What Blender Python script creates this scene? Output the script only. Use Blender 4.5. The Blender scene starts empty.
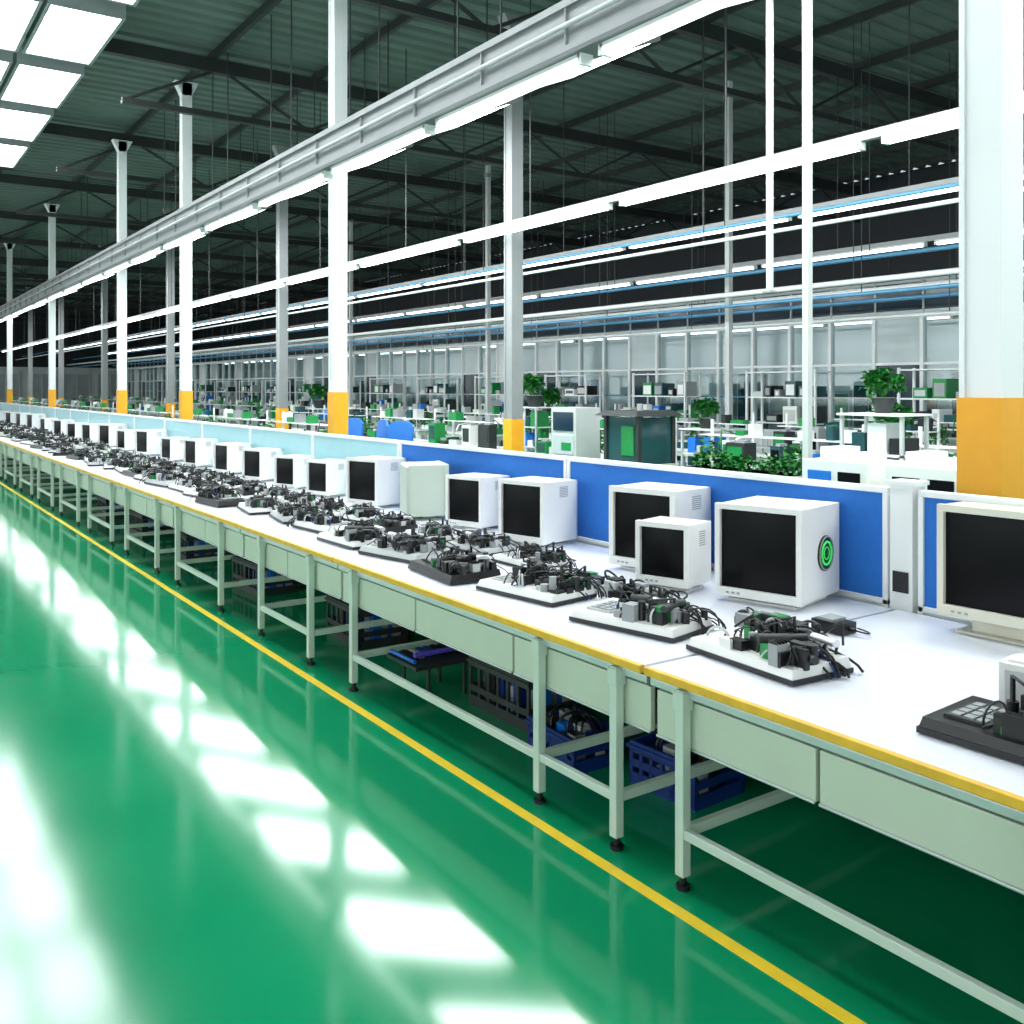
import bpy, math, random, bmesh
from mathutils import Vector, Matrix
random.seed(7)
scene = bpy.context.scene

# ------------------------------------------------------------ materials
def mat(name, col, rough=0.5, metal=0.0, spec=0.5, emit=0.0, ecol=None, noise=0.0, nscale=6.0,
        bump=0.0, bscale=40.0, coat=0.0, rvar=0.0, ior=1.5):
    m = bpy.data.materials.new(name); m.use_nodes = True
    nt = m.node_tree; b = nt.nodes['Principled BSDF']
    c = (*col, 1)
    b.inputs['Base Color'].default_value = c
    b.inputs['Roughness'].default_value = rough
    b.inputs['Metallic'].default_value = metal
    b.inputs['IOR'].default_value = ior
    if emit > 0:
        b.inputs['Emission Color'].default_value = (*(ecol or col), 1)
        b.inputs['Emission Strength'].default_value = emit
    if noise > 0 or rvar > 0 or bump > 0:
        tc = nt.nodes.new('ShaderNodeTexCoord')
        if noise > 0 or rvar > 0:
            n = nt.nodes.new('ShaderNodeTexNoise'); n.inputs['Scale'].default_value = nscale
            n.inputs['Detail'].default_value = 6
            nt.links.new(tc.outputs['Object'], n.inputs['Vector'])
        if noise > 0:
            mx = nt.nodes.new('ShaderNodeMix'); mx.data_type = 'RGBA'
            mx.inputs[6].default_value = (*[max(0, v*(1-noise)) for v in col], 1)
            mx.inputs[7].default_value = (*[min(1, v*(1+noise)) for v in col], 1)
            nt.links.new(n.outputs['Fac'], mx.inputs[0])
            nt.links.new(mx.outputs[2], b.inputs['Base Color'])
        if rvar > 0:
            mr = nt.nodes.new('ShaderNodeMapRange')
            mr.inputs[1].default_value = 0.35; mr.inputs[2].default_value = 0.65
            mr.inputs[3].default_value = max(0.02, rough-rvar); mr.inputs[4].default_value = rough+rvar
            nt.links.new(n.outputs['Fac'], mr.inputs[0]); nt.links.new(mr.outputs[0], b.inputs['Roughness'])
        if bump > 0:
            n2 = nt.nodes.new('ShaderNodeTexNoise'); n2.inputs['Scale'].default_value = bscale
            nt.links.new(tc.outputs['Object'], n2.inputs['Vector'])
            bp = nt.nodes.new('ShaderNodeBump'); bp.inputs['Strength'].default_value = bump
            bp.inputs['Distance'].default_value = 0.01
            nt.links.new(n2.outputs['Fac'], bp.inputs['Height']); nt.links.new(bp.outputs[0], b.inputs['Normal'])
    return m

M = dict(
 floor=mat('green_epoxy', (0.003,0.27,0.115), 0.07, noise=0.15, nscale=1.1, ior=1.62),
 yellow=mat('yellow_paint', (0.90,0.60,0.03), 0.4, noise=0.15, nscale=8),
 colyel=mat('column_orange', (0.88,0.38,0.012), 0.45, noise=0.1),
 bedge=mat('bench_edge_wood', (0.82,0.47,0.04), 0.45, noise=0.25, nscale=12),
 top=mat('white_laminate', (0.78,0.80,0.88), 0.28, noise=0.03, nscale=5),
 apron=mat('pale_green_apron', (0.58,0.64,0.53), 0.45, noise=0.06, nscale=4),
 leg=mat('painted_steel_leg', (0.58,0.68,0.60), 0.4, noise=0.06, nscale=9),
 alu=mat('aluminium', (0.55,0.6,0.6), 0.35, metal=0.6, noise=0.1),
 white=mat('white_paint', (0.78,0.80,0.81), 0.45, noise=0.04, nscale=3),
 plast=mat('white_plastic', (0.78,0.78,0.76), 0.35, noise=0.03),
 beige=mat('beige_plastic', (0.64,0.62,0.52), 0.4, noise=0.04),
 gplast=mat('grey_green_plastic', (0.50,0.58,0.50), 0.4, noise=0.04),
 lgrey=mat('light_grey_plastic', (0.50,0.52,0.52), 0.35, noise=0.05),
 grey=mat('grey_paint', (0.30,0.32,0.33), 0.5, noise=0.1),
 beam=mat('beam_grey', (0.26,0.27,0.28), 0.45, noise=0.12),
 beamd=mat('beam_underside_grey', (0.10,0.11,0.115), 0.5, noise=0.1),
 dark=mat('dark_steel', (0.02,0.025,0.025), 0.5, noise=0.3),
 black=mat('black_plastic', (0.006,0.006,0.008), 0.35, noise=0.3),
 screen=mat('screen_glass', (0.002,0.002,0.003), 0.3, ior=1.25),
 blue=mat('blue_partition_fabric', (0.010,0.14,0.52), 0.75, noise=0.12, nscale=30, bump=0.1, bscale=400),
 bluep=mat('blue_plastic', (0.01,0.16,0.60), 0.35, noise=0.1),
 dblue=mat('dark_blue_plastic', (0.005,0.03,0.20), 0.4, noise=0.2),
 bpipe=mat('pale_blue_pipe', (0.10,0.30,0.50), 0.4, noise=0.1),
 cyan=mat('pale_cyan_panel', (0.34,0.60,0.66), 0.3, noise=0.06),
 teal=mat('teal_glass', (0.02,0.07,0.08), 0.1, noise=0.2),
 bglass=mat('dark_blue_glass', (0.012,0.030,0.050), 0.12, noise=0.4, nscale=2),
 green=mat('green_board', (0.006,0.22,0.05), 0.4, noise=0.4, nscale=40),
 gring=mat('green_ring', (0.05,0.7,0.12), 0.4, emit=0.3, ecol=(0.05,0.8,0.15)),  # faint glow put into the fan ring's green colour
 leaf=mat('leaf_green', (0.012,0.15,0.018), 0.45, noise=0.5, nscale=20),
 soil=mat('pot_clay', (0.75,0.75,0.72), 0.5, noise=0.1),
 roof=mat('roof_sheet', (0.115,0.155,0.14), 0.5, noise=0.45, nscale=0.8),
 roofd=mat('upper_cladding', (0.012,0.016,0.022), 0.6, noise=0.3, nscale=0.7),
 wall=mat('wall_panel_white', (0.76,0.79,0.81), 0.5, noise=0.06, nscale=2),
 pane=mat('window_pane', (0.48,0.54,0.56), 0.12, noise=0.25, nscale=1.5),
 tube=mat('fluorescent_tube', (1,1,1), 0.5, emit=6.5, ecol=(0.95,1.0,1.0)),
 btube=mat('fluorescent_tube_beam', (1,1,1), 0.5, emit=2.8, ecol=(0.97,1.0,1.0)),
 panel=mat('light_diffuser', (1,1,1), 0.5, emit=15.0, ecol=(0.96,1.0,1.0)),
 sky=mat('skylight_glazing', (1,1,1), 0.5, emit=9.0, ecol=(0.93,0.98,1.0)),
 fillwin=mat('added_fill_glazing', (1,1,1), 0.3, emit=1.9, ecol=(0.93,0.98,1.0)),  # glowing panes outside the view, added to light the bench fronts
 red=mat('red_plastic', (0.5,0.03,0.02), 0.4, noise=0.1),
 brass=mat('component_silver', (0.6,0.6,0.62), 0.3, metal=0.8, noise=0.1),
 purple=mat('violet_tube', (0.12,0.08,0.6), 0.4, noise=0.1),
)
nt=M['floor'].node_tree; bs=nt.nodes['Principled BSDF']
tc=nt.nodes.new('ShaderNodeTexCoord'); sp=nt.nodes.new('ShaderNodeSeparateXYZ'); nz=nt.nodes.new('ShaderNodeTexNoise'); nz.inputs['Scale'].default_value=1.6; nz.inputs['Detail'].default_value=6
ad=nt.nodes.new('ShaderNodeMath'); ad.operation='MULTIPLY_ADD'; ad.inputs[1].default_value=0.9
mr=nt.nodes.new('ShaderNodeMapRange'); mr.interpolation_type='SMOOTHSTEP'
mr.inputs[1].default_value=1.0; mr.inputs[2].default_value=1.7; mr.inputs[3].default_value=0.13; mr.inputs[4].default_value=0.085
nt.links.new(tc.outputs['Object'],sp.inputs[0]); nt.links.new(tc.outputs['Object'],nz.inputs['Vector'])
nt.links.new(nz.outputs['Fac'],ad.inputs[0]); nt.links.new(sp.outputs['X'],ad.inputs[2]); nt.links.new(ad.outputs[0],mr.inputs[0]); nt.links.new(mr.outputs[0],bs.inputs['Roughness'])

gm=bpy.data.materials.new('clear_glazing'); gm.use_nodes=True; nt=gm.node_tree; nt.nodes.clear()
o_=nt.nodes.new('ShaderNodeOutputMaterial'); t_=nt.nodes.new('ShaderNodeBsdfTransparent'); g_=nt.nodes.new('ShaderNodeBsdfGlossy'); x_=nt.nodes.new('ShaderNodeMixShader')
t_.inputs[0].default_value=(0.80,0.90,0.92,1); g_.inputs['Roughness'].default_value=0.08; x_.inputs[0].default_value=0.12
nt.links.new(t_.outputs[0],x_.inputs[1]); nt.links.new(g_.outputs[0],x_.inputs[2]); nt.links.new(x_.outputs[0],o_.inputs[0])
M['glass']=gm

# ------------------------------------------------------------ mesh builder
class MB:
    def __init__(s): s.v=[]; s.f=[]; s.m=[]; s.sm=[]; s.mats=[]; s.T=Matrix.Identity(4)
    def mi(s, k):
        if k not in s.mats: s.mats.append(k)
        return s.mats.index(k)
    def add(s, vs, fs, k, smooth=False):
        o=len(s.v); s.v += [tuple(s.T @ Vector(v)) for v in vs]
        i=s.mi(k)
        for f in fs: s.f.append([o+a for a in f]); s.m.append(i); s.sm.append(smooth)
    def box(s, x0,x1,y0,y1,z0,z1,k):
        vs=[(x0,y0,z0),(x1,y0,z0),(x1,y1,z0),(x0,y1,z0),(x0,y0,z1),(x1,y0,z1),(x1,y1,z1),(x0,y1,z1)]
        s.add(vs,[(0,3,2,1),(4,5,6,7),(0,1,5,4),(1,2,6,5),(2,3,7,6),(3,0,4,7)],k)
    def hexa(s, b, t, k):
        s.add(list(b)+list(t),[(0,3,2,1),(4,5,6,7),(0,1,5,4),(1,2,6,5),(2,3,7,6),(3,0,4,7)],k)
    def tubeline(s, pts, r, k, n=8, cap=True):
        pts=[Vector(p) for p in pts]; vs=[]; fs=[]
        N=len(pts); rr = r if isinstance(r,(list,tuple)) else [r]*N
        up=None
        for i,p in enumerate(pts):
            d=(pts[min(i+1,N-1)]-pts[max(i-1,0)]).normalized()
            if up is None:
                up = Vector((0,0,1)) if abs(d.z)<0.9 else Vector((1,0,0))
            a=d.cross(up)
            if a.length<1e-4: a=d.orthogonal()
            a.normalize(); b=a.cross(d).normalized(); up=b
            for j in range(n):
                t=2*math.pi*j/n; vs.append(tuple(p+(a*math.cos(t)+b*math.sin(t))*rr[i]))
        for i in range(N-1):
            for j in range(n):
                fs.append((i*n+j,i*n+(j+1)%n,(i+1)*n+(j+1)%n,(i+1)*n+j))
        s.add(vs,fs,k,True)
        if cap:
            s.add([vs[j] for j in range(n)],[tuple(range(n))],k)
            s.add([vs[(N-1)*n+j] for j in range(n)],[tuple(range(n))],k)
    def cyl(s,p0,p1,r,k,n=12,r2=None): s.tubeline([p0,p1],[r,r if r2 is None else r2],k,n)
    def obj(s,name,loc=(0,0,0),rz=0,bevel=0.0):
        me=bpy.data.meshes.new(name); me.from_pydata(s.v,[],s.f)
        for k in s.mats: me.materials.append(M[k])
        for p,i,sm in zip(me.polygons,s.m,s.sm): p.material_index=i; p.use_smooth=sm
        me.update()
        bm=bmesh.new(); bm.from_mesh(me); bmesh.ops.recalc_face_normals(bm,faces=bm.faces); bm.to_mesh(me); bm.free()
        o=bpy.data.objects.new(name,me); o.location=loc; o.rotation_euler=(0,0,rz)
        scene.collection.objects.link(o)
        if bevel>0:
            bv=o.modifiers.new('bevel','BEVEL'); bv.width=bevel; bv.segments=2; bv.limit_method='ANGLE'
        return o
def inst(src,name,loc,rz=0,sc=1.0):
    o=bpy.data.objects.new(name,src.data); o.location=loc; o.rotation_euler=(0,0,rz); o.scale=(sc,sc,sc)
    scene.collection.objects.link(o)
    return o
def bez(p0,p1,p2,p3,n=10):
    p0,p1,p2,p3=map(Vector,(p0,p1,p2,p3)); out=[]
    for i in range(n+1):
        t=i/n; u=1-t; out.append(p0*u**3+p1*3*u*u*t+p2*3*u*t*t+p3*t**3)
    return out

XL,XR,YB,YF,ZC=-7.0,23.0,-6.0,78.0,7.6
# ------------------------------------------------------------ room shell
b=MB(); b.box(XL,XR,YB,YF,-0.1,0,'floor'); b.obj('floor')
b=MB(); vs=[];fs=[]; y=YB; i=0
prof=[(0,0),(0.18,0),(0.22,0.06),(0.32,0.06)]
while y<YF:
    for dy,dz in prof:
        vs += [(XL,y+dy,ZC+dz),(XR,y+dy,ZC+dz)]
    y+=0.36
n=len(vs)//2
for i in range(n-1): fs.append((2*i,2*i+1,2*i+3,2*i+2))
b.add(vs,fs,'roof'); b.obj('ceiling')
b=MB(); b.box(XL-0.2,XL,YB,YF,0,1.0,'wall'); b.box(XL-0.2,XL,YB,YF,6.2,ZC,'wall')
y=YB
while y<YF: b.box(XL-0.2,XL,y,y+0.5,1.0,6.2,'wall'); y+=4.0
b.obj('wall_left')
b=MB(); y=YB+0.5
while y<YF-3:
    b.box(XL-0.12,XL-0.08,y,y+3.5,1.0,6.2,'fillwin')
    for z in (2.7,4.4): b.box(XL-0.08,XL-0.03,y,y+3.5,z-0.03,z+0.03,'grey')
    for yy in (y+1.17,y+2.33): b.box(XL-0.08,XL-0.03,yy-0.03,yy+0.03,1.0,6.2,'grey')
    y+=4.0
b.obj('added_fill_window_left')  # unseen glowing window band, added as frontal fill for the benches
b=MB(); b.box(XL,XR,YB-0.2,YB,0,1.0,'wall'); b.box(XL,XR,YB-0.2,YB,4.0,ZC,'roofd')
x=XL
while x<XR: b.box(x,x+0.4,YB-0.2,YB,1.0,4.0,'wall'); x+=3.0
b.obj('wall_back')
b=MB(); x=XL+0.4
while x<XR-0.5:
    b.box(x,min(XR,x+2.6),YB-0.12,YB-0.08,1.0,4.0,'fillwin'); b.box(x+1.27,x+1.33,YB-0.08,YB-0.03,1.0,4.0,'grey'); x+=3.0
b.obj('added_fill_window_back')  # unseen glowing panes behind the camera, added as fill light
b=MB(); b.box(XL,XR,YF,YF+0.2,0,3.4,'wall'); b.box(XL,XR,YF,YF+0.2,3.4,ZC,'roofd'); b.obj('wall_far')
b=MB(); x=XL+1
while x<XR-2:
    b.box(x,x+1.8,YF-0.05,YF-0.01,1.0,2.9,'pane')
    for xx in (x-0.05,x+0.88,x+1.8): b.box(xx,xx+0.06,YF-0.09,YF-0.01,0.95,2.95,'white')
    for z in (0.93,2.9): b.box(x-0.05,x+1.86,YF-0.09,YF-0.01,z,z+0.06,'white')
    x+=2.4
b.obj('window_3')
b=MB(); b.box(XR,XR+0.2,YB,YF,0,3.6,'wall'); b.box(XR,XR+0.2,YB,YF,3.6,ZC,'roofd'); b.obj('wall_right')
b=MB(); b.box(2.375,2.425,YB,YF-1,0.0,0.003,'yellow'); b.obj('floor_marking_line')

# ------------------------------------------------------------ roof structure
b=MB()
x=XL+0.7
while x<XR: b.box(x-0.035,x+0.035,YB,YF,ZC-0.14,ZC-0.01,'dark'); x+=1.9
b.obj('roof_purlins')
def truss():
    b=MB()
    b.box(XL,XR,-0.07,0.07,ZC-0.38,ZC-0.15,'dark')
    b.box(3.6,XR,-0.05,0.05,6.45,6.55,'dark')
    x=3.6; up=True
    while x<XR-1.2:
        z0,z1=(6.5,ZC-0.3) if up else (ZC-0.3,6.5)
        b.cyl((x,0,z0),(x+1.6,0,z1),0.03,'dark',6); x+=1.6; up=not up
    return b
t0=truss().obj('roof_truss',(0,-1.5,0))
for k in range(1,14): inst(t0,'roof_truss',(0,-1.5+5.9*k,0))
for k in range(0,8):
    y=2.6+2.95*k
    b=MB()
    for x0 in (1.20,2.28):
        b.box(x0,x0+0.92,y,y+2.3,ZC-0.45,ZC-0.42,'sky')
        for (a0,a1,c0,c1) in ((x0-0.05,x0,y-0.05,y+2.35),(x0+0.92,x0+0.97,y-0.05,y+2.35),(x0,x0+0.92,y-0.05,y),(x0,x0+0.92,y+2.3,y+2.35)):
            b.box(a0,a1,c0,c1,ZC-0.46,ZC-0.14,'grey')
    b.obj('skylight')

# ------------------------------------------------------------ columns
def column(w,ytop,k='white'):
    b=MB(); h=w/2
    b.box(-h,h,-h,-h+0.03,0,ZC-0.4,k); b.box(-h,h,h-0.03,h,0,ZC-0.4,k)
    b.box(-h+0.015,h-0.015,-h+0.03,h-0.03,0,ZC-0.4,k)
    e=0.008
    b.box(-h-e,h+e,-h-e,h+e,0.0,ytop,'colyel')
    b.box(-h-0.1,h+0.1,-h-0.1,h+0.1,0,0.03,'grey')
    b.hexa([(-h,-h,ZC-0.62),(h,-h,ZC-0.62),(h,h,ZC-0.62),(-h,h,ZC-0.62)],
           [(-h-0.12,-h,ZC-0.38),(h+0.12,-h,ZC-0.38),(h+0.12,h,ZC-0.38),(-h-0.12,h,ZC-0.38)],k)
    return b
column(0.22,1.80).obj('steel_column',(4.85,2.62,0))
c0=column(0.17,1.80).obj('steel_column',(4.85,10.65,0))
for y in (17.0,21.8,30.5,39.5,48.5,57.5,66.5): inst(c0,'steel_column',(4.85,y,0))
c1=column(0.20,1.40,'beam').obj('steel_column',(7.9,11.3,0))
for y in (20.3,29.3,38.3,47.3,56.3): inst(c1,'steel_column',(7.9,y,0))
def post(x,y,z0,z1,r=0.045):
    b=MB(); b.box(x-r,x+r,y-r,y+r,z0,z1,'lgrey'); b.box(x-2*r,x+2*r,y-2*r,y+2*r,z0,z0+0.02,'beam'); b.box(x-1.4*r,x+1.4*r,y-1.4*r,y+1.4*r,z1-0.3,z1-0.2,'beam'); return b.obj('utility_post')
post(7.14,5.55,0,ZC-0.14,0.032); post(7.14,5.98,2.75,ZC-0.14,0.024)
for (x,y) in ((13.2,12.0),(13.2,20.0),(13.2,28.0)): post(x,y,0,ZC-0.14,0.05)

# ------------------------------------------------------------ main beam + tubes
b=MB(); Yend=70
b.box(4.54,4.72,YB,Yend,4.45,4.50,'beam'); b.box(4.575,4.685,YB,Yend,4.50,4.80,'beam'); b.box(4.54,4.72,YB,Yend,4.80,4.86,'beam')
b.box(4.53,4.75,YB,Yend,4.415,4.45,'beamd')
b.cyl((4.53,YB,4.65),(4.53,Yend,4.65),0.022,'lgrey',8)
y=YB+1
while y<Yend: b.box(4.545,4.575,y,y+.012,4.5,4.8,'beam'); y+=1.2
y=0.9
while y<Yend-2.5:
    b.box(4.60,4.68,y,y+2.1,4.335,4.385,'btube')
    b.box(4.58,4.70,y-0.03,y+2.13,4.386,4.415,'white')
    b.box(4.58,4.70,y-0.05,y-0.005,4.33,4.415,'white'); b.box(4.58,4.70,y+2.105,y+2.15,4.33,4.415,'white')
    y+=2.40
b.obj('ceiling_light_beam')
def dpanel():
    b=MB(); x0,z0,x1,z1=0,0,2.0,0.84
    L=1.4
    b.add([(x0,0,z0),(x1,0,z1),(x1,L,z1),(x0,L,z0)],[(0,1,2,3)],'panel')
    e=0.04
    b.hexa([(x0,0,z0+.012),(x1,0,z1+.012),(x1,L,z1+.012),(x0,L,z0+.012)],[(x0,0,z0+.07),(x1,0,z1+.07),(x1,L,z1+.07),(x0,L,z0+.07)],'beam')
    for (ya,yb) in ((-e,0),(L,L+e)):
        b.hexa([(x0,ya,z0-.01),(x1,ya,z1-.01),(x1,yb,z1-.01),(x0,yb,z0-.01)],[(x0,ya,z0+.07),(x1,ya,z1+.07),(x1,yb,z1+.07),(x0,yb,z0+.07)],'beam')
    for yy in (0.3,1.1):
        b.cyl((0.2,yy,0.13),(0.2,yy,ZC-4.68-0.14),0.010,'dark',6); b.cyl((1.75,yy,0.78),(1.75,yy,ZC-4.68-0.14),0.010,'dark',6)
    return b
p0=None
for y in (-0.8,1.9,4.6,7.35,9.95,12.7,15.5,18.6,22.6,27.0,32.0,38.0,45.0,53.0):
    loc=(5.0,y,4.68)
    if p0 is None: p0=dpanel().obj('ceiling_light_panel',loc)
    else: inst(p0,'ceiling_light_panel',loc)

def lightrow(x,z,seg,gap,y0,y1):
    b=MB(); b.box(x-0.035,x+0.035,y0,y1,z+0.05,z+0.13,'beam')
    y=y0+0.3
    while y<y1-seg:
        b.box(x-0.06,x+0.06,y-0.03,y+seg+0.03,z+0.020,z+0.05,'lgrey')
        b.box(x-0.035,x+0.035,y,y+seg,z-0.02,z+0.019,'tube')
        for yy in (y-0.04,y+seg+0.002): b.box(x-0.045,x+0.045,yy,yy+0.038,z-0.024,z+0.05,'white')
        b.cyl((x,y+seg/2,z+0.13),(x,y+seg/2,ZC-0.14),0.010,'dark',5)
        y+=seg+gap
    b.obj('ceiling_light_row')
lightrow(7.55,4.04,3.2,0.30,-2,68)
lightrow(10.7,4.20,3.2,0.25,-2,68)
lightrow(14.0,4.12,3.2,0.25,-2,68)
lightrow(18.0,3.5,3.2,0.3,-2,68)  # this row and the next are added to brighten the glazed rooms
lightrow(21.0,3.5,3.2,0.3,-2,68)
b=MB()
for (x,z,r,k) in ((9.2,3.75,0.025,'white'),(12.4,3.45,0.045,'white'),(12.6,3.28,0.03,'bpipe'),(15.2,3.62,0.05,'white'),(9.6,4.0,0.025,'bpipe'),(12.8,3.85,0.035,'bpipe'),(15.4,3.45,0.04,'bpipe'),(15.0,3.1,0.03,'white')):
    b.cyl((x,YB+.3,z),(x,72,z),r,k,8)
    y=-3
    while y<70: b.cyl((x,y,z),(x,y,ZC-0.14),0.008,'dark',5); y+=5.9
b.obj('overhead_conduit_pipes')

# ------------------------------------------------------------ workbenches
BZ=0.78
def bench(y0,y1,legs,drawers):
    b=MB(); X0,X1=2.5,4.15
    b.box(X0+0.02,X1,y0,y1,BZ-0.03,BZ,'top')
    b.box(X0-0.005,X0+0.02,y0,y1,BZ-0.030,BZ+0.001,'bedge')
    b.box(X0+0.03,X0+0.06,y0,y1,BZ-0.075,BZ-0.045,'alu')
    b.box(X0+0.03,X0+0.07,y0,y1,BZ-0.045,BZ-0.03,'dark')
    n=drawers; w=(y1-y0)/n
    for i in range(n):
        a=y0+i*w+0.008; c=y0+(i+1)*w-0.008
        b.box(X0+0.06,X0+0.085,a,c,BZ-0.27,BZ-0.095,'apron')
        b.box(X0+0.085,X0+0.62,a+0.01,c-0.01,BZ-0.265,BZ-0.25,'apron')
        b.box(X0+0.605,X0+0.62,a+0.01,c-0.01,BZ-0.25,BZ-0.1,'apron')
        b.box(X0+0.052,X0+0.06,a,c,BZ-0.275,BZ-0.265,'alu')
    b.box(X0+0.09,X0+0.13,y0,y1,BZ-0.08,BZ-0.03,'dark'); b.box(X1-0.1,X1-0.06,y0,y1,BZ-0.09,BZ-0.03,'leg')
    b.box(X1-0.055,X1-0.04,y0,y1,0.06,BZ-0.03,'dark')  # dark back sheet stands in for the shade under the bench
    b.box(X0+0.95,X1-0.12,y0+.02,y1-.02,0.232,0.25,'dark')  # low shelf kept dark to deepen the under-bench shade
    for ly in legs:
        for lx in (X0+0.0,X1-0.12):
            b.box(lx+0.005,lx+0.046,ly-0.021,ly+0.021,0.05,BZ-0.045,'leg')
            b.cyl((lx+0.027,ly,0.012),(lx+0.027,ly,0.06),0.014,'black',8); b.cyl((lx+0.027,ly,0),(lx+0.027,ly,0.016),0.028,'black',12)
            b.box(lx-0.001,lx+0.052,ly-0.027,ly+0.027,BZ-0.12,BZ-0.05,'leg')
        b.box(X0+0.05,X1-0.1,ly-0.015,ly+0.015,0.19,0.23,'leg')
        b.box(X0+0.05,X1-0.1,ly-0.015,ly+0.015,BZ-0.11,BZ-0.07,'leg')
    b.box(X0+0.012,X0+0.042,min(legs),max(legs),0.19,0.225,'leg')
    b.box(X1-0.11,X1-0.08,y0,y1,0.19,0.225,'leg')
    return b
bench(-3.4,-0.62,(-3.2,-0.8),2).obj('assembly_workbench',bevel=0.003)
bench(-0.6,1.18,(-0.4,0.95),2).obj('assembly_workbench',bevel=0.003)
bench(1.2,2.70,(1.235,2.52),2).obj('assembly_workbench',bevel=0.003)
bench(2.72,5.55,(2.89,3.41,5.32),3).obj('assembly_workbench',bevel=0.003)
bench(5.57,7.38,(5.98,6.91),2).obj('assembly_workbench',bevel=0.003)
r0=bench(7.4,9.38,(7.85,9.12),2).obj('assembly_workbench')
for k in range(1,30): inst(r0,'assembly_workbench',(0,2.0*k,0))

def partition(L,col,ztop=1.36):
    b=MB()
    b.box(-0.02,0.02,0.03,L-0.03,0.80,ztop-0.03,col)
    b.box(-0.03,0.03,0,L,ztop-0.03,ztop,'white'); b.box(-0.03,0.03,0,L,0.78,0.81,'white')
    b.box(-0.03,0.03,0,0.03,0.0,ztop-0.03,'white'); b.box(-0.03,0.03,L-0.03,L,0.0,ztop-0.03,'white')
    b.box(-0.02,0.02,0.03,L-0.03,0.35,0.78,'wall')
    return b
PX=4.22
partition(2.2,'blue').obj('desk_partition',(PX,0.42,0),bevel=0.004)
partition(2.55,'blue').obj('desk_partition',(PX,2.78,0),bevel=0.004)
partition(2.5,'blue').obj('desk_partition',(PX,5.34,0),bevel=0.004)
pc=partition(2.0,'cyan').obj('desk_partition',(PX,7.86,0))
for k in range(1,29): inst(pc,'desk_partition',(PX,7.86+2.01*k,0))
b=MB(); b.box(PX-0.04,PX+0.06,2.64,2.76,0,1.38,'white'); b.box(PX-0.06,PX+0.08,2.625,2.775,1.38,1.40,'white'); b.box(PX-0.05,PX-0.04,2.66,2.74,0.86,0.96,'black')
b.obj('partition_post')

# ------------------------------------------------------------ monitors
def monitor(w=0.46,h=0.47,d=0.42,case='plast',fan=False,sx=0.035,z0=0.03):
    b=MB(); hw=w/2
    fr=0.035
    b.box(0,fr,-hw,hw,z0,z0+sx*1.5,case); b.box(0,fr,-hw,hw,z0+h-sx,z0+h,case)
    b.box(0,fr,-hw,-hw+sx,z0+sx*1.5,z0+h-sx,case); b.box(0,fr,hw-sx,hw,z0+sx*1.5,z0+h-sx,case)
    n=6; vs=[];fs=[]
    for i in range(n+1):
        for j in range(n+1):
            u=i/n*2-1; v=j/n*2-1
            y=u*(hw-sx+0.004); z=z0+sx*1.5-0.004+(v+1)/2*(h-sx*2.5+0.008)
            vs.append((0.022-0.010*(1-u*u)*(1-v*v),y,z))
    for i in range(n):
        for j in range(n):
            a=i*(n+1)+j; fs.append((a,a+1,a+n+2,a+n+1))
    b.add(vs,fs,'screen',True)
    m=0.004
    b.box(fr,d*0.92,-hw+m,hw-m,z0+m,z0+h-m,case)
    q=0.02
    b.hexa([(d*0.92,-hw+m,z0+m),(d*0.92,hw-m,z0+m),(d,hw-q,z0+q*.6),(d,-hw+q,z0+q*.6)],
           [(d*0.92,-hw+m,z0+h-m),(d*0.92,hw-m,z0+h-m),(d,hw-q,z0+h-q),(d,-hw+q,z0+h-q)],case)
    b.box(0.05,d*0.8,-hw*0.8,hw*0.8,0.0,0.012,case); b.box(0.09,d*0.6,-hw*0.6,hw*0.6,0.012,z0+0.01,case)
    for i in range(3): b.box(-0.004,0.0,hw-0.08-0.03*i,hw-0.065-0.03*i,z0+0.015,z0+0.025,'grey')
    for i in range(7):
        z=z0+h-0.05-0.012*i
        if not fan: b.box(d*0.45,d*0.68,-hw+m-0.002,-hw+m+0.001,z,z+0.005,'grey')
    if fan:
        yc=-hw+m; xc=d*0.56; zc=z0+h*0.48
        b.cyl((xc,yc-0.008,zc),(xc,yc+0.002,zc),0.088,'black',28)
        def ring(r,rad,k,off):
            pts=[(xc+r*math.cos(t*math.pi/16),yc-off,zc+r*math.sin(t*math.pi/16)) for t in range(33)]
            b.tubeline(pts,rad,k,6,False)
        ring(0.082,0.004,'grey',0.010); ring(0.056,0.006,'gring',0.010); ring(0.030,0.003,'gring',0.010)
        b.cyl((xc,yc-0.014,zc),(xc,yc-0.006,zc),0.016,'dark',14)
        for t in range(8):
            a=t*math.pi/4; b.cyl((xc+0.014*math.cos(a),yc-0.008,zc+0.014*math.sin(a)),(xc+0.08*math.cos(a+0.4),yc-0.008,zc+0.08*math.sin(a+0.4)),0.003,'dark',5)
    return b
R=math.radians
def pm(mb,x,y,rz): return mb.obj('crt_monitor',(x,y,BZ+0.001),R(rz),bevel=0.004)
pm(monitor(0.56,0.48,0.24,'beige',sx=0.03,z0=0.08),3.93,2.08,2)
pm(monitor(0.46,0.46,0.50,fan=True,sx=0.028),3.64,3.13,14)
pm(monitor(0.32,0.33,0.28,sx=0.028),3.50,3.65,16)
m1=pm(monitor(0.46,0.46,0.42,sx=0.032),3.74,4.07,12)
inst(m1,'crt_monitor',(3.72,5.24,BZ+0.001),R(12),0.90)
inst(m1,'crt_monitor',(3.80,6.10,BZ+0.001),R(14),0.82)
inst(m1,'crt_monitor',(3.74,7.72,BZ+0.001),R(16),.90)
pm(monitor(0.42,0.42,0.34,'gplast'),4.05,6.80,160)
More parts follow.
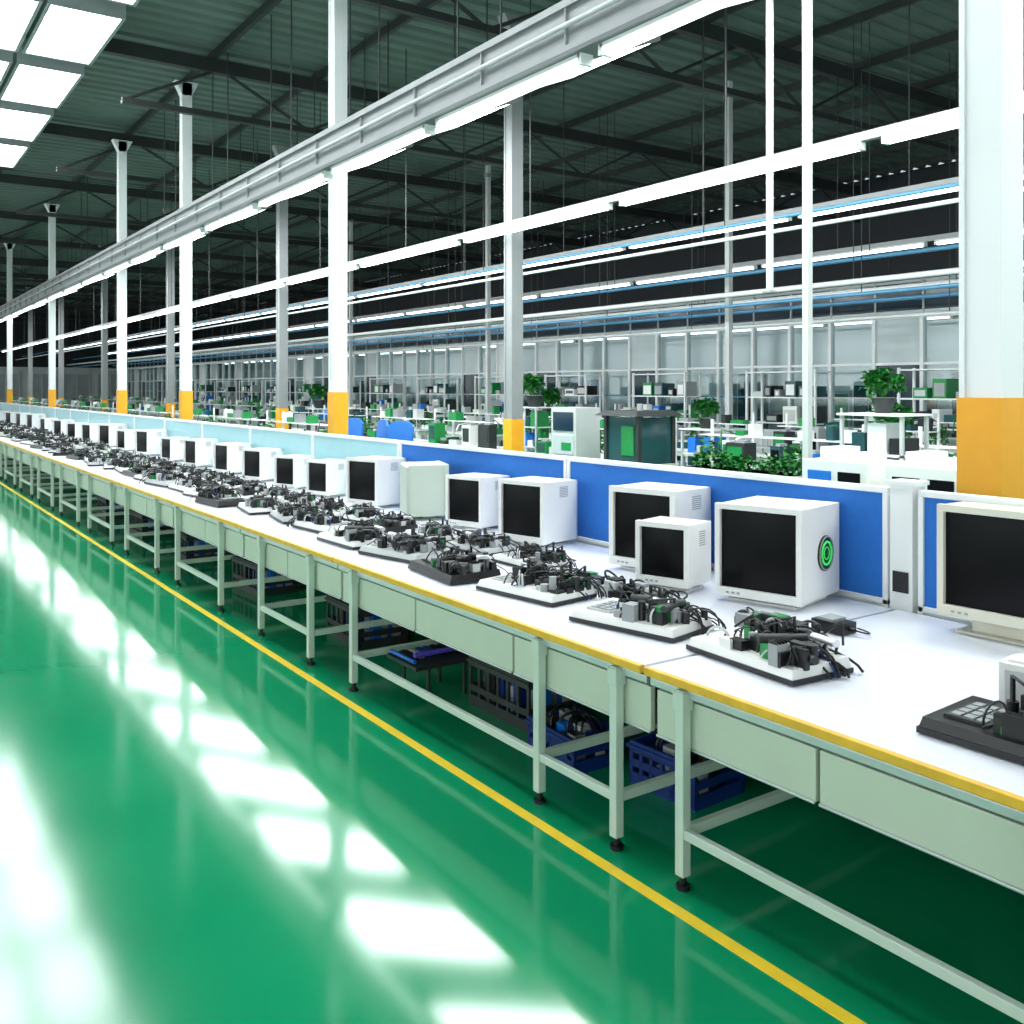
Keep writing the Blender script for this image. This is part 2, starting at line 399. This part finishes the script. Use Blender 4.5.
for y in (8.75,9.6,10.6,11.7,13.0,14.2,15.6,17.0,18.3,19.9,21.4,23.0,25,27,29,31,33.5,36,39,42,46,50):
    inst(m1,'crt_monitor',(3.76,y,BZ+0.001),R(14+random.uniform(-4,8)),random.uniform(0.70,0.86))

# ------------------------------------------------------------ electronics on bench
def device(seed,dark=False,b=None,T=None,lo=False):
    rnd=random.Random(seed); b=b or MB()
    S=Matrix.Diagonal((1.08,1.05,0.80,1))
    b.T=(T if T is not None else Matrix.Identity(4)) @ S
    U=rnd.uniform
    cl=lambda v,a:max(-a,min(a,v))
    topc='black' if dark else rnd.choice(['lgrey','plast','gplast'])
    b.box(-0.15,0.15,-0.27,0.27,0.005,0.028,'black')
    b.hexa([(-0.145,-0.265,0.028),(0.145,-0.265,0.028),(0.145,0.265,0.028),(-0.145,0.265,0.028)],
           [(-0.135,-0.258,0.066),(0.14,-0.255,0.076),(0.14,0.255,0.076),(-0.135,0.258,0.066)],topc)
    if rnd.random()<.5:
        b.box(-0.09,0.09,0.09,0.22,0.068,0.080,'lgrey' if not dark else 'dark')
        for i in range(4):
            for j in range(3): b.box(-0.08+.04*i,-0.05+.04*i,0.10+.038*j,0.128+.038*j,0.080,0.086,'grey')
    for sx in (-0.12,0.12):
        for sy in (-0.24,0.24): b.cyl((sx,sy,0),(sx,sy,0.006),0.012,'black',6)
    ya,yb=-0.25,0.05+(.08 if seed%2 else 0)
    for i in range(24 if not lo else 8):
        x,y=U(-0.11,0.12),U(ya,yb); w,l,h=U(.02,.065),U(.02,.07),U(.015,.095)
        k=rnd.choice(['black','black','black','black','dark','dark','grey','lgrey','green','plast'])
        b.box(x-w/2,x+w/2,y-l/2,y+l/2,0.06,0.068+h,k)
        if rnd.random()<.5 and not lo:
            for j in range(4): b.box(x-w/2+j*w/4,x-w/2+j*w/4+0.003,y-l/2,y+l/2,0.068+h,0.083+h,'black')
    for i in range(8 if not lo else 4):
        x,y=U(-0.10,0.12),U(ya,yb); r=U(.010,.024); h=U(.09,.18); b.cyl((x,y,0.06),(x,y,h),r,rnd.choice(['black','black','black','grey']),10)
    for i in range(6 if not lo else 4):
        x,y=U(-0.08,0.10),U(ya,yb-.06); a=U(0,3.1); l=U(.03,.06); z=U(.09,.17)
        b.cyl((x-l*math.cos(a),y-l*math.sin(a),z),(x+l*math.cos(a),y+l*math.sin(a),z),U(.013,.026),rnd.choice(['black','black','dark','dark','brass']),10)
    for i in range(3):
        x,y=U(-0.05,0.12),U(ya,yb); x2,y2=cl(x+U(-.08,.08),.12),cl(y+U(-.1,.1),.22)
        b.tubeline([(x,y,0.05),(x,y,0.16+U(0,.06)),(x2,y2,0.17+U(0,.06)),(x2,y2,0.10)],0.009,'black',6)
        b.cyl((x2,y2,0.13),(x2,y2,0.09),0.018,'black',8)
    for i in range(34 if not lo else 6):
        p0=(U(-.10,.13),U(ya,yb),0.07); out=rnd.random()<.2
        if out: p3=(U(.0,.19),rnd.choice([-.31,-.29]),0.008)
        else: p3=(cl(p0[0]+U(-.12,.12),.13),cl(p0[1]+U(-.14,.14),.22),0.075)
        b.tubeline(bez(p0,(p0[0]+U(-.04,.04),p0[1],U(.10,.26)),(p3[0]+U(-.03,.03),p3[1]+U(-.03,.03),U(.06,.22)),p3,9 if not lo else 5),U(.003,.006),rnd.choice(['black']*12+['dblue','lgrey']),5 if not lo else 4)
    return b
devs=[]
spec=[(2.94,2.48,-4,11,False),(2.92,3.18,12,12,False),(2.92,3.98,8,13,False),(2.84,4.66,-5,14,True),(2.90,5.34,12,15,False)]
for (x,y,rz,sd,dk) in spec:
    devs.append(device(sd,dk).obj('electronics_test_fixture',(x,y,BZ+0.001),R(rz)))
device(16,True).obj('electronics_test_fixture',(2.88,1.42,BZ+0.001),R(2))
b=MB(); b.box(-0.07,0.07,-0.08,0.08,0.0,0.17,'plast'); b.box(-0.075,-0.07,-0.06,0.06,0.02,0.15,'lgrey'); b.box(-0.05,0.05,-0.06,0.06,0.17,0.18,'plast'); b.obj('power_supply_box',(3.18,1.58,BZ+0.001),R(8),bevel=0.005)
ys=6.0; k=0
while ys<16:
    inst(devs[(k*2)%5],'electronics_test_fixture',(2.90+random.uniform(-.08,.08),ys,BZ+0.001),R(random.uniform(-12,12)+(180 if k%3==1 else 0)),random.uniform(.92,1.02)); ys+=0.68; k+=1
ys=4.66; k=2
while ys<16:
    inst(devs[k%5],'electronics_test_fixture',(3.38+random.uniform(-.03,.03),ys,BZ+0.001),R(random.uniform(-10,10)),0.80); ys+=0.60 ; k+=2
def tangle(seed,n,L):
    rnd=random.Random(seed); U=rnd.uniform; b=MB()
    for i in range(n):
        x,y=U(-.07,.07),U(-L,L)
        p1=(x+U(-.10,.10),y+U(-.2,.2),U(.0,.16)); p2=(x+U(-.10,.10),y+U(-.2,.2),U(.0,.16)); p3=(x+U(-.05,.05),y+U(-.15,.15),.008)
        b.tubeline(bez((x,y,.008),p1,p2,p3,10),U(.004,.007),rnd.choice(['black','black','black','grey','dark']),5)
    for i in range(n//2):
        x,y=U(-.07,.07),U(-L,L); s=U(.015,.035); b.box(x-s,x+s,y-s*1.3,y+s*1.3,0,U(.02,.09),rnd.choice(['black','black','grey','lgrey','green','black']))
    return b
tg=tangle(3,26,.2).obj('cable_tangle',(3.30,2.72,BZ+.001))
tg2=tangle(8,30,.2).obj('cable_tangle',(3.26,3.54,BZ+.001))
for i,(x,y) in enumerate(((3.28,3.98),(3.22,4.28))): inst((tg,tg2)[i%2],'cable_tangle',(x,y,BZ+.001),random.uniform(-.1,.1),.85)
# assorted adapters and small housings
rnd=random.Random(5)
def adapter(k):
    b=MB(); b.box(-.05,.05,-.08,.08,.003,.05,k); b.box(-.045,.045,-.03,.05,.05,.062,'grey'); b.cyl((0,-.08,.025),(0,-.11,.025),.01,'black',8)
    b.tubeline(bez((0,-.11,.025),(0,-.2,.02),(.08,-.15,.008),(.1,-.05,.008),8),.004,'black',5)
    return b
ads=[adapter(k).obj('power_adapter',(3.55,2.62+i*.0+(.0 if i==0 else 2.05*i),BZ+.001),R(20*i)) for i,k in enumerate(('black','lgrey','dark'))]
for i in range(14): inst(ads[i%3],'power_adapter',(3.62+rnd.uniform(-.03,.03),8.25+i*.95 if i>0 else 5.72,BZ+.001),rnd.uniform(0,3),rnd.uniform(.8,1.1))
b=MB(); ys=16.6; k=0
while ys<56:
    for x in (2.9,3.4):
        device(100+k,k%3==0,b,Matrix.Translation((x+random.uniform(-.06,.06),ys,BZ+0.001))@Matrix.Rotation(random.uniform(-.3,.3),4,'Z'),lo=True); k+=1
    ys+=0.66+ (ys-16)*0.01
b.obj('distant_electronics_row')

# ------------------------------------------------------------ under bench items
def crate(k,L=0.5,W=0.35,H=0.22):
    b=MB(); t=0.015
    b.box(-W/2,W/2,-L/2,L/2,0,t,k)
    for z0,z1 in ((t,.06),(.085,.12),(H-.05,H)):
        b.box(-W/2,-W/2+t,-L/2,L/2,z0,z1,k); b.box(W/2-t,W/2,-L/2,L/2,z0,z1,k)
        b.box(-W/2+t,W/2-t,-L/2,-L/2+t,z0,z1,k); b.box(-W/2+t,W/2-t,L/2-t,L/2,z0,z1,k)
    nn=6
    for i in range(nn+1):
        y=-L/2+i*(L-.02)/nn
        b.box(-W/2,-W/2+t,y,y+.02,t,H-.03,k); b.box(W/2-t,W/2,y,y+.02,t,H-.03,k)
    b.box(-W/2-0.012,-W/2,-L/2-0.012,L/2+0.012,H-0.03,H-0.015,k)
    rnd=random.Random(L*100)
    for i in range(26):
        x,y=rnd.uniform(-W/2+.05,W/2-.05),rnd.uniform(-L/2+.06,L/2-.06)
        b.box(x-.03,x+.03,y-.035,y+.035,t,H*rnd.uniform(.5,1.15),rnd.choice(['black','grey','dblue','lgrey','black','dark','dark','bluep']))
    for i in range(12):
        p=(rnd.uniform(-.1,.1),rnd.uniform(-L/2+.05,L/2-.05),H*.8); q=(rnd.uniform(-.1,.1),rnd.uniform(-L/2+.05,L/2-.05),H*.8)
        b.tubeline(bez(p,(p[0],p[1],H*1.5),(q[0],q[1],H*1.4),q,8),0.006,'black',5)
    return b
crate('dblue',0.40,.34,.2).obj('parts_crate',(3.18,3.15,0.0),R(3))
crate('dblue',0.42,0.3,0.16).obj('parts_crate',(3.0,3.75,0.0),R(-4))
cB=crate('dark',0.6,0.4,0.28).obj('parts_crate',(3.18,4.42,0.0))
for (x,y) in ((3.15,6.4),(3.15,8.5),(3.15,10.5),(3.15,12.5),(3.15,14.5)): inst(cB,'parts_crate',(x,y,0),R(random.uniform(-6,6)))
def tower():
    b=MB(); x=y=0
    b.box(x,x+.45,y,y+.2,0.02,0.42,'black'); b.box(x-.02,x,y+.01,y+.19,0.03,0.41,'dark')
    for z in (.30,.34,.38): b.box(x-.03,x-.02,y+.03,y+.17,z,z+.015,'grey')
    for sx in (x+.02,x+.4): b.box(sx,sx+.03,y+.02,y+.18,0,0.02,'black')
    return b
tw=tower().obj('computer_tower',(3.5,1.75,.252))
for y in (0.6,1.40,2.2,3.0,3.9,4.2,4.8,5.7,6.3,7.6,8.2,10,12.2): inst(tw,'computer_tower',(3.5,y,.252),0,.95)
b=MB()
for i in range(9):
    y=-0.3+i*0.62; b.tubeline(bez((3.16,y,0.49),(3.2,y+.1,.36),(3.3,y+.4,.38),(3.3,y+.55,.49),10),0.008,'black',6)
b.obj('cable_bundle')
b=MB(); b.cyl((2.75,4.96,0.26),(3.1,4.96,0.26),0.016,'purple',10); b.cyl((2.72,4.9,0.24),(2.72,5.2,0.24),0.012,'bluep',10); b.box(2.7,3.1,4.85,5.22,0.20,0.222,'dark')
for i in range(6): b.box(2.76+.05*i,2.79+.05*i,5.0,5.15,.222,.25,random.choice(['black','red','dblue','grey']))
for (x,y) in ((2.8,4.88),(3.05,4.88),(2.8,5.18),(3.05,5.18)): b.cyl((x,y,0.0),(x,y,0.2),.012,'dark',8)
b.obj('tube_tray')

# ------------------------------------------------------------ area behind the partition
PAL=['white','plast','lgrey','wall','gplast','grey','teal','teal','green','green','bluep','black','beam','teal','dark']
def leafball(b,c,r,n,rnd,l0=.05,l1=.085):
    c=Vector(c)
    for i in range(n):
        v=Vector((rnd.gauss(0,1),rnd.gauss(0,1),rnd.gauss(.3,1))).normalized()*rnd.uniform(.4,1)*r
        tip=c+v; d=(Vector((rnd.uniform(-1,1),rnd.uniform(-1,1),rnd.uniform(-.6,.5))).normalized()+v.normalized()*.6).normalized()
        s=d.cross(Vector((rnd.uniform(-.5,.5),rnd.uniform(-.5,.5),1))).normalized(); nrm=s.cross(d)
        l=rnd.uniform(l0,l1); w=l*.45
        p=[tip-d*l*.3, tip+s*w+nrm*.01+d*l*.1, tip+d*l*.75-nrm*.02, tip-s*w+nrm*.01+d*l*.1, tip+d*l*.2-nrm*.01]
        b.add([tuple(q) for q in p],[(0,1,4),(1,2,4),(2,3,4),(3,0,4)],'leaf',True)
def table(L,W=0.9,H=0.95,seed=1):
    rnd=random.Random(seed); b=MB(); U=rnd.uniform
    b.box(0,W,0,L,H-0.04,H,'white'); b.box(0.03,W-0.03,0.03,L-0.03,H-0.12,H-0.04,'gplast')
    for x in (0.04,W-0.1):
        for y in (0.04,L-0.1): b.box(x,x+0.06,y,y+0.06,0,H-0.12,'white')
    b.box(0.04,W-0.04,0.04,L-0.04,0.3,0.33,'cyan')
    b.box(W-0.05,W-0.02,0.02,0.05,H,H+0.6,'white'); b.box(W-0.05,W-0.02,L-0.05,L-0.02,H,H+0.6,'white')
    b.box(W-0.25,W-0.02,0.02,L-0.02,H+0.40,H+0.415,'white')
    y=0.1
    while y<L-0.35:
        w=U(.10,.34); h=U(.05,.42); k=rnd.choice(PAL)
        x=U(0.05,0.25); dd=U(.15,.3); z=H
        if rnd.random()<.25:
            b.cyl((x+.12,y+.1,z),(x+.12,y+.1,z+.10),.06,rnd.choice(['white','dark']),12); leafball(b,(x+.12,y+.1,z+.22),.18,90,rnd)
        else:
            b.box(x,x+dd,y,y+w,z,z+h,k)
            if h>.16: b.box(x-0.006,x,y+w*.12,y+w*.88,z+h*.3,z+h*.88,rnd.choice(['teal','screen','green','dark'])); b.box(x+.03,x+dd*.6,y+.02,y+w*.6,z+h,z+h+.03,'grey')
            else:
                b.box(x+.02,x+dd-.02,y+.02,y+w-.02,z+h,z+h+.015,rnd.choice(['green','green','black','white']))
                for j in range(4): b.box(x+.03+j*.03,x+.045+j*.03,y+.03,y+w-.03,z+h+.015,z+h+.05,rnd.choice(['black','leaf','grey','lgrey']))
        if rnd.random()<.4: b.tubeline([(W-.1,y,H),(W-.1,y,H+U(.3,.5)),(W-.35,y,H+U(.35,.5)),(W-.4,y,H+.25)],.012,rnd.choice(['white','black','leaf']),6)
        if rnd.random()<.6:
            h2=U(.06,.18); b.box(W-.22,W-.06,y,y+w*.8,H+.415,H+.415+h2,rnd.choice(PAL))
        y+=w+U(.02,.08)
    return b
for i in range(7):
    table(2.3,0.9,0.85,20+i).obj('inspection_table',(8.25,3.4+2.9*i+(0.6 if i>2 else 0),0))
for i in range(9):
    table(2.6,0.9,0.85,50+i).obj('inspection_table',(11.2,4.0+3.2*i,0))
for i in (0,2,3):
    table(2.4,0.9,0.9,70+i).obj('inspection_table',(13.4,8.0+3.0*i,0))
tb=table(2.6,0.9,0.80,80).obj('inspection_table',(6.0,15,0))
for i in range(1,12): inst(tb,'inspection_table',(6.0,15+3.4*i,0))
for i in range(0,10): inst(tb,'inspection_table',(11.2,33+3.3*i,0))

def rack(L,H,seed):
    rnd=random.Random(seed); b=MB(); U=rnd.uniform; W=0.5
    for x in (0,W-.04):
        for y in (0,L-.04): b.box(x,x+.04,y,y+.04,0,H,'white')
    z=0.15
    while z<H:
        b.box(0,W,0,L,z,z+.025,'white'); y=.08
        if z+.4<H:
            while y<L-.4:
                w=U(.12,.35); h=U(.08,.34); b.box(.05,W-.06,y,y+w,z+.025,z+.025+h,rnd.choice(PAL)); 
                if h>.12: b.box(.045,.05,y+.03,y+w-.03,z+.06,z+h*.8+.02,rnd.choice(['teal','lgrey','grey','white']))
                y+=w+U(.02,.2)
        z+=.5
    return b
racks=[rack(1.7,2.2,i).obj('storage_rack',(14.9,8+3.4*i,0)) for i in range(4)]
for i in range(4,13): inst(racks[i%4],'storage_rack',(14.9,8+3.4*i,0))
def tallcab(seed):
    rnd=random.Random(seed); b=MB(); y=0
    for i in range(3):
        w=rnd.uniform(.7,1.0); h=rnd.uniform(1.4,2.3); k=rnd.choice(['lgrey','white','gplast','bpipe'])
        b.box(0,.6,y,y+w,.05,h,k); b.box(.03,.57,y+.03,y+w-.03,0,.05,'dark')
        b.box(-.015,0,y+.05,y+w/2-.01,.15,h-.08,rnd.choice(['teal','dark','white','green'])); b.box(-.015,0,y+w/2+.01,y+w-.05,.15,h-.08,rnd.choice(['teal','lgrey','bglass','teal']))
        b.box(-.03,-.015,y+w/2-.05,y+w/2-.03,h*.45,h*.6,'black')
        y+=w+rnd.uniform(.05,.3)
    return b
tcs=[tallcab(i).obj('equipment_cabinet',(17.2+(i%2)*1.0,8+3.2*i,0)) for i in range(4)]
for i in range(4,18): inst(tcs[i%4],'equipment_cabinet',(17.2+(i%2)*1.0,8+3.2*i,0))
def office(L=3.0,H=3.3,seed=0):
    rnd=random.Random(seed); b=MB()
    b.box(0,.08,0,L,0,.9,'wall'); b.box(0,.1,0,L,H-.15,H,'white'); b.box(-.02,.1,0,L,.9,.96,'white')
    n=3; w=L/n
    for i in range(n):
        y=i*w
        b.box(-.03,.1,y,y+.07,0,H,'white')
        r=rnd.random()
        if r<.70: b.box(.03,.04,y+.07,y+w,.96,H-.15,'glass')
        elif r<.85: b.box(.03,.05,y+.07,y+w,.96,2.28,'bglass'); b.box(.03,.05,y+.07,y+w,2.33,H-.15,'pane')
        else: b.box(.03,.05,y+.07,y+w,.96,H-.15,'wall')
        b.box(-.01,.08,y+.07,y+w,2.28,2.33,'white')
        b.box(-.005,.07,y+.07,y+w,1.64,1.665,'bpipe' if rnd.random()<.3 else 'white')
        b.box(.03,.06,y+.03,y+w,H,H+.52,'bglass'); b.box(0,.08,y,y+.035,H,H+.55,'lgrey')
    b.box(0,.09,0,L,H+.52,H+.57,'lgrey'); b.box(0,.075,0,L,H+.24,H+.265,'bpipe')
    return b
offs=[office(seed=i).obj('office_glazed_wall',(16.2,2+3.0*i,0)) for i in range(5)]
for i in range(5,24): inst(offs[i%5],'office_glazed_wall',(16.2,2+3.0*i,0))

b=MB()
b.box(0,.6,0,.62,0.0,.95,'gplast'); b.box(.03,.57,.03,.59,.95,1.5,'teal')
for (x,y) in ((0,0),(.55,0),(0,.57),(.55,.57)): b.box(x,x+.05,y,y+.05,.95,1.52,'dark')
b.box(.015,.03,.1,.32,1.05,1.4,'green')
b.hexa([(-.09,-.08,1.52),(.66,-.08,1.52),(.66,.70,1.52),(-.09,.70,1.52)],[(0.0,.02,1.58),(.6,.02,1.58),(.6,.6,1.58),(.0,.6,1.58)],'dark')
b.box(-.01,0.0,.1,.5,.3,.8,'white'); b.cyl((.3,.3,1.58),(.3,.3,1.66),.04,'grey',10)
b.obj('hooded_test_machine',(7.5,8.2,0),bevel=.006)
b=MB(); b.box(0,.5,0,.55,0,.9,'plast'); b.box(.05,.45,.02,.53,.9,1.60,'lgrey'); b.box(.035,.05,.07,.48,1.30,1.54,'bglass'); b.box(.035,.05,.07,.48,1.0,1.24,'pane'); b.box(.03,.035,.1,.3,1.05,1.15,'green')
b.box(-.1,.05,.05,.5,.9,.93,'grey'); b.box(-.008,0,.05,.5,.1,.8,'gplast')
b.obj('test_cabinet',(7.5,9.4,0),bevel=.008)
def cab(seed):
    b=MB(); b.box(0,.5,0,.6,0.05,1.28,'plast'); b.box(.02,.48,.02,.58,0,.05,'dark')
    b.box(-.01,0,.06,.26,1.05,1.2,'screen'); b.box(-.01,0,.32,.54,1.05,1.2,'bluep' if seed else 'screen')
    b.box(-.01,0,.05,.55,.2,.95,'wall'); b.box(.1,.4,.1,.3,1.28,1.34,'white'); b.box(.1,.4,.34,.5,1.28,1.38,'white'); return b
cab(0).obj('control_cabinet',(6.3,3.6,0),bevel=.008); cab(1).obj('control_cabinet',(6.3,4.35,0),bevel=.008)
def chair():
    b=MB(); b.cyl((0,0,.06),(0,0,.5),.03,'dark',10)
    for i in range(5):
        a=i*2*math.pi/5; b.cyl((0,0,.1),(.27*math.cos(a),.27*math.sin(a),.06),.018,'black',8); b.cyl((.27*math.cos(a)-.015,.27*math.sin(a),.03),(.27*math.cos(a)+.015,.27*math.sin(a),.03),.03,'black',10)
    b.box(-.22,.22,-.22,.22,.5,.57,'bluep'); b.tubeline([(.0,0,.52),(.24,0,.52),(.27,0,.8)],.018,'black',8)
    n=6
    for i in range(n):
        y0=-.22+.44*i/n; y1=-.22+.44*(i+1)/n
        f=lambda y:.27-.25*y*y*4*0.3
        zt=lambda y:1.42-(abs(y)/.22)**4*.08
        b.hexa([(f(y0),y0,.72),(f(y0)+.03,y0,.72),(f(y1)+.03,y1,.72),(f(y1),y1,.72)],[(f(y0)+.05,y0,zt(y0)),(f(y0)+.08,y0,zt(y0)),(f(y1)+.08,y1,zt(y1)),(f(y1)+.05,y1,zt(y1))],'bluep')
    return b
ch=chair().obj('office_chair',(5.6,10.9,0),R(20))
for (x,y,r) in ((5.6,11.6,-10),(5.65,12.5,10),(5.7,13.3,0)): inst(ch,'office_chair',(x,y,0),R(r))
def plant(seed):
    rnd=random.Random(seed); b=MB()
    b.tubeline([(0,0,0),(0,0,.02),(0,0,.13),(0,0,.14)],[.07,.075,.11,.115],'dark',16)
    b.cyl((0,0,.135),(0,0,.142),.10,'soil',14)
    for i in range(16):
        a=rnd.uniform(0,6.283); b.tubeline([(0,0,.14),(.06*math.cos(a),.06*math.sin(a),.22),(.12*math.cos(a),.12*math.sin(a),.28)],.004,'leaf',4)
    for i in range(5):
        leafball(b,(rnd.uniform(-.1,.1),rnd.uniform(-.1,.1),rnd.uniform(.18,.32)),rnd.uniform(.08,.14),60,rnd,.04,.08)
    return b
def stand(x,y,h,seed):
    rnd=random.Random(seed); b=MB()
    for sx in (-.2,.17):
        for sy in (-.32,.29): b.box(x+sx,x+sx+.03,y+sy,y+sy+.03,0,h-.02,'lgrey')
    z=h-.02-.36*int((h-.1)/.36)
    while z<h-.15:
        b.box(x-.2,x+.2,y-.32,y+.32,z,z+.02,'white'); yy=y-.28
        while yy<y+.15:
            w=rnd.uniform(.08,.2); b.box(x-.15,x+.12,yy,yy+w,z+.02,z+.02+rnd.uniform(.08,.28),rnd.choice(['teal','dark','lgrey','white','green','black','bluep'])); yy+=w+.03
        z+=.36
    b.box(x-.22,x+.22,y-.34,y+.34,h-.02,h,'white'); b.obj('plant_stand')
pA=None
for i,(x,y,h,sc) in enumerate(((7.7,5.15,1.62,1.0),(6.4,2.95,1.36,1.15),(10.4,14.2,1.5,1.5),(10.4,24,1.3,1.6),(10.4,9.9,1.25,1.1),(13.0,17.2,1.2,1.6),(9.6,6.3,1.2,1.2))):
    stand(x,y,h,i)
    if pA is None: pA=plant(1).obj('potted_plant',(x,y,h+.002))
    else: inst(pA,'potted_plant',(x,y,h+.002),random.uniform(0,6),sc)
def planter(L,h,seed):
    rnd=random.Random(seed); b=MB()
    b.box(0,.35,0,L,.05,h,'white'); b.box(.03,.32,.03,L-.03,0,.05,'dark'); b.box(-.015,.365,-.015,L+.015,h-.04,h,'lgrey')
    y=.1
    while y<L-.05: leafball(b,(.17,y,h+.04+rnd.uniform(-.03,.05)),rnd.uniform(.08,.15),50,rnd,.04,.08); y+=.16
    return b
planter(1.5,0.98,5).obj('planter_box',(7.6,6.1,0)); planter(2.0,1.10,6).obj('planter_box',(10.2,11.3,0))

# ------------------------------------------------------------ world, camera
w=bpy.data.worlds.new('world'); scene.world=w; w.use_nodes=True
w.node_tree.nodes['Background'].inputs[0].default_value=(0.8,0.9,1,1); w.node_tree.nodes['Background'].inputs[1].default_value=0.6
cam=bpy.data.cameras.new('camera'); co=bpy.data.objects.new('camera',cam); scene.collection.objects.link(co)
co.location=(0,0,1.85); co.rotation_euler=(math.radians(90),0,-math.atan(662/950))
cam.lens=36*950/1024; cam.sensor_width=36; cam.shift_y=-124/1024; cam.clip_end=200
scene.camera=co
scene.view_settings.view_transform='Standard'
scene.view_settings.look='None'
scene.view_settings.exposure=0.32
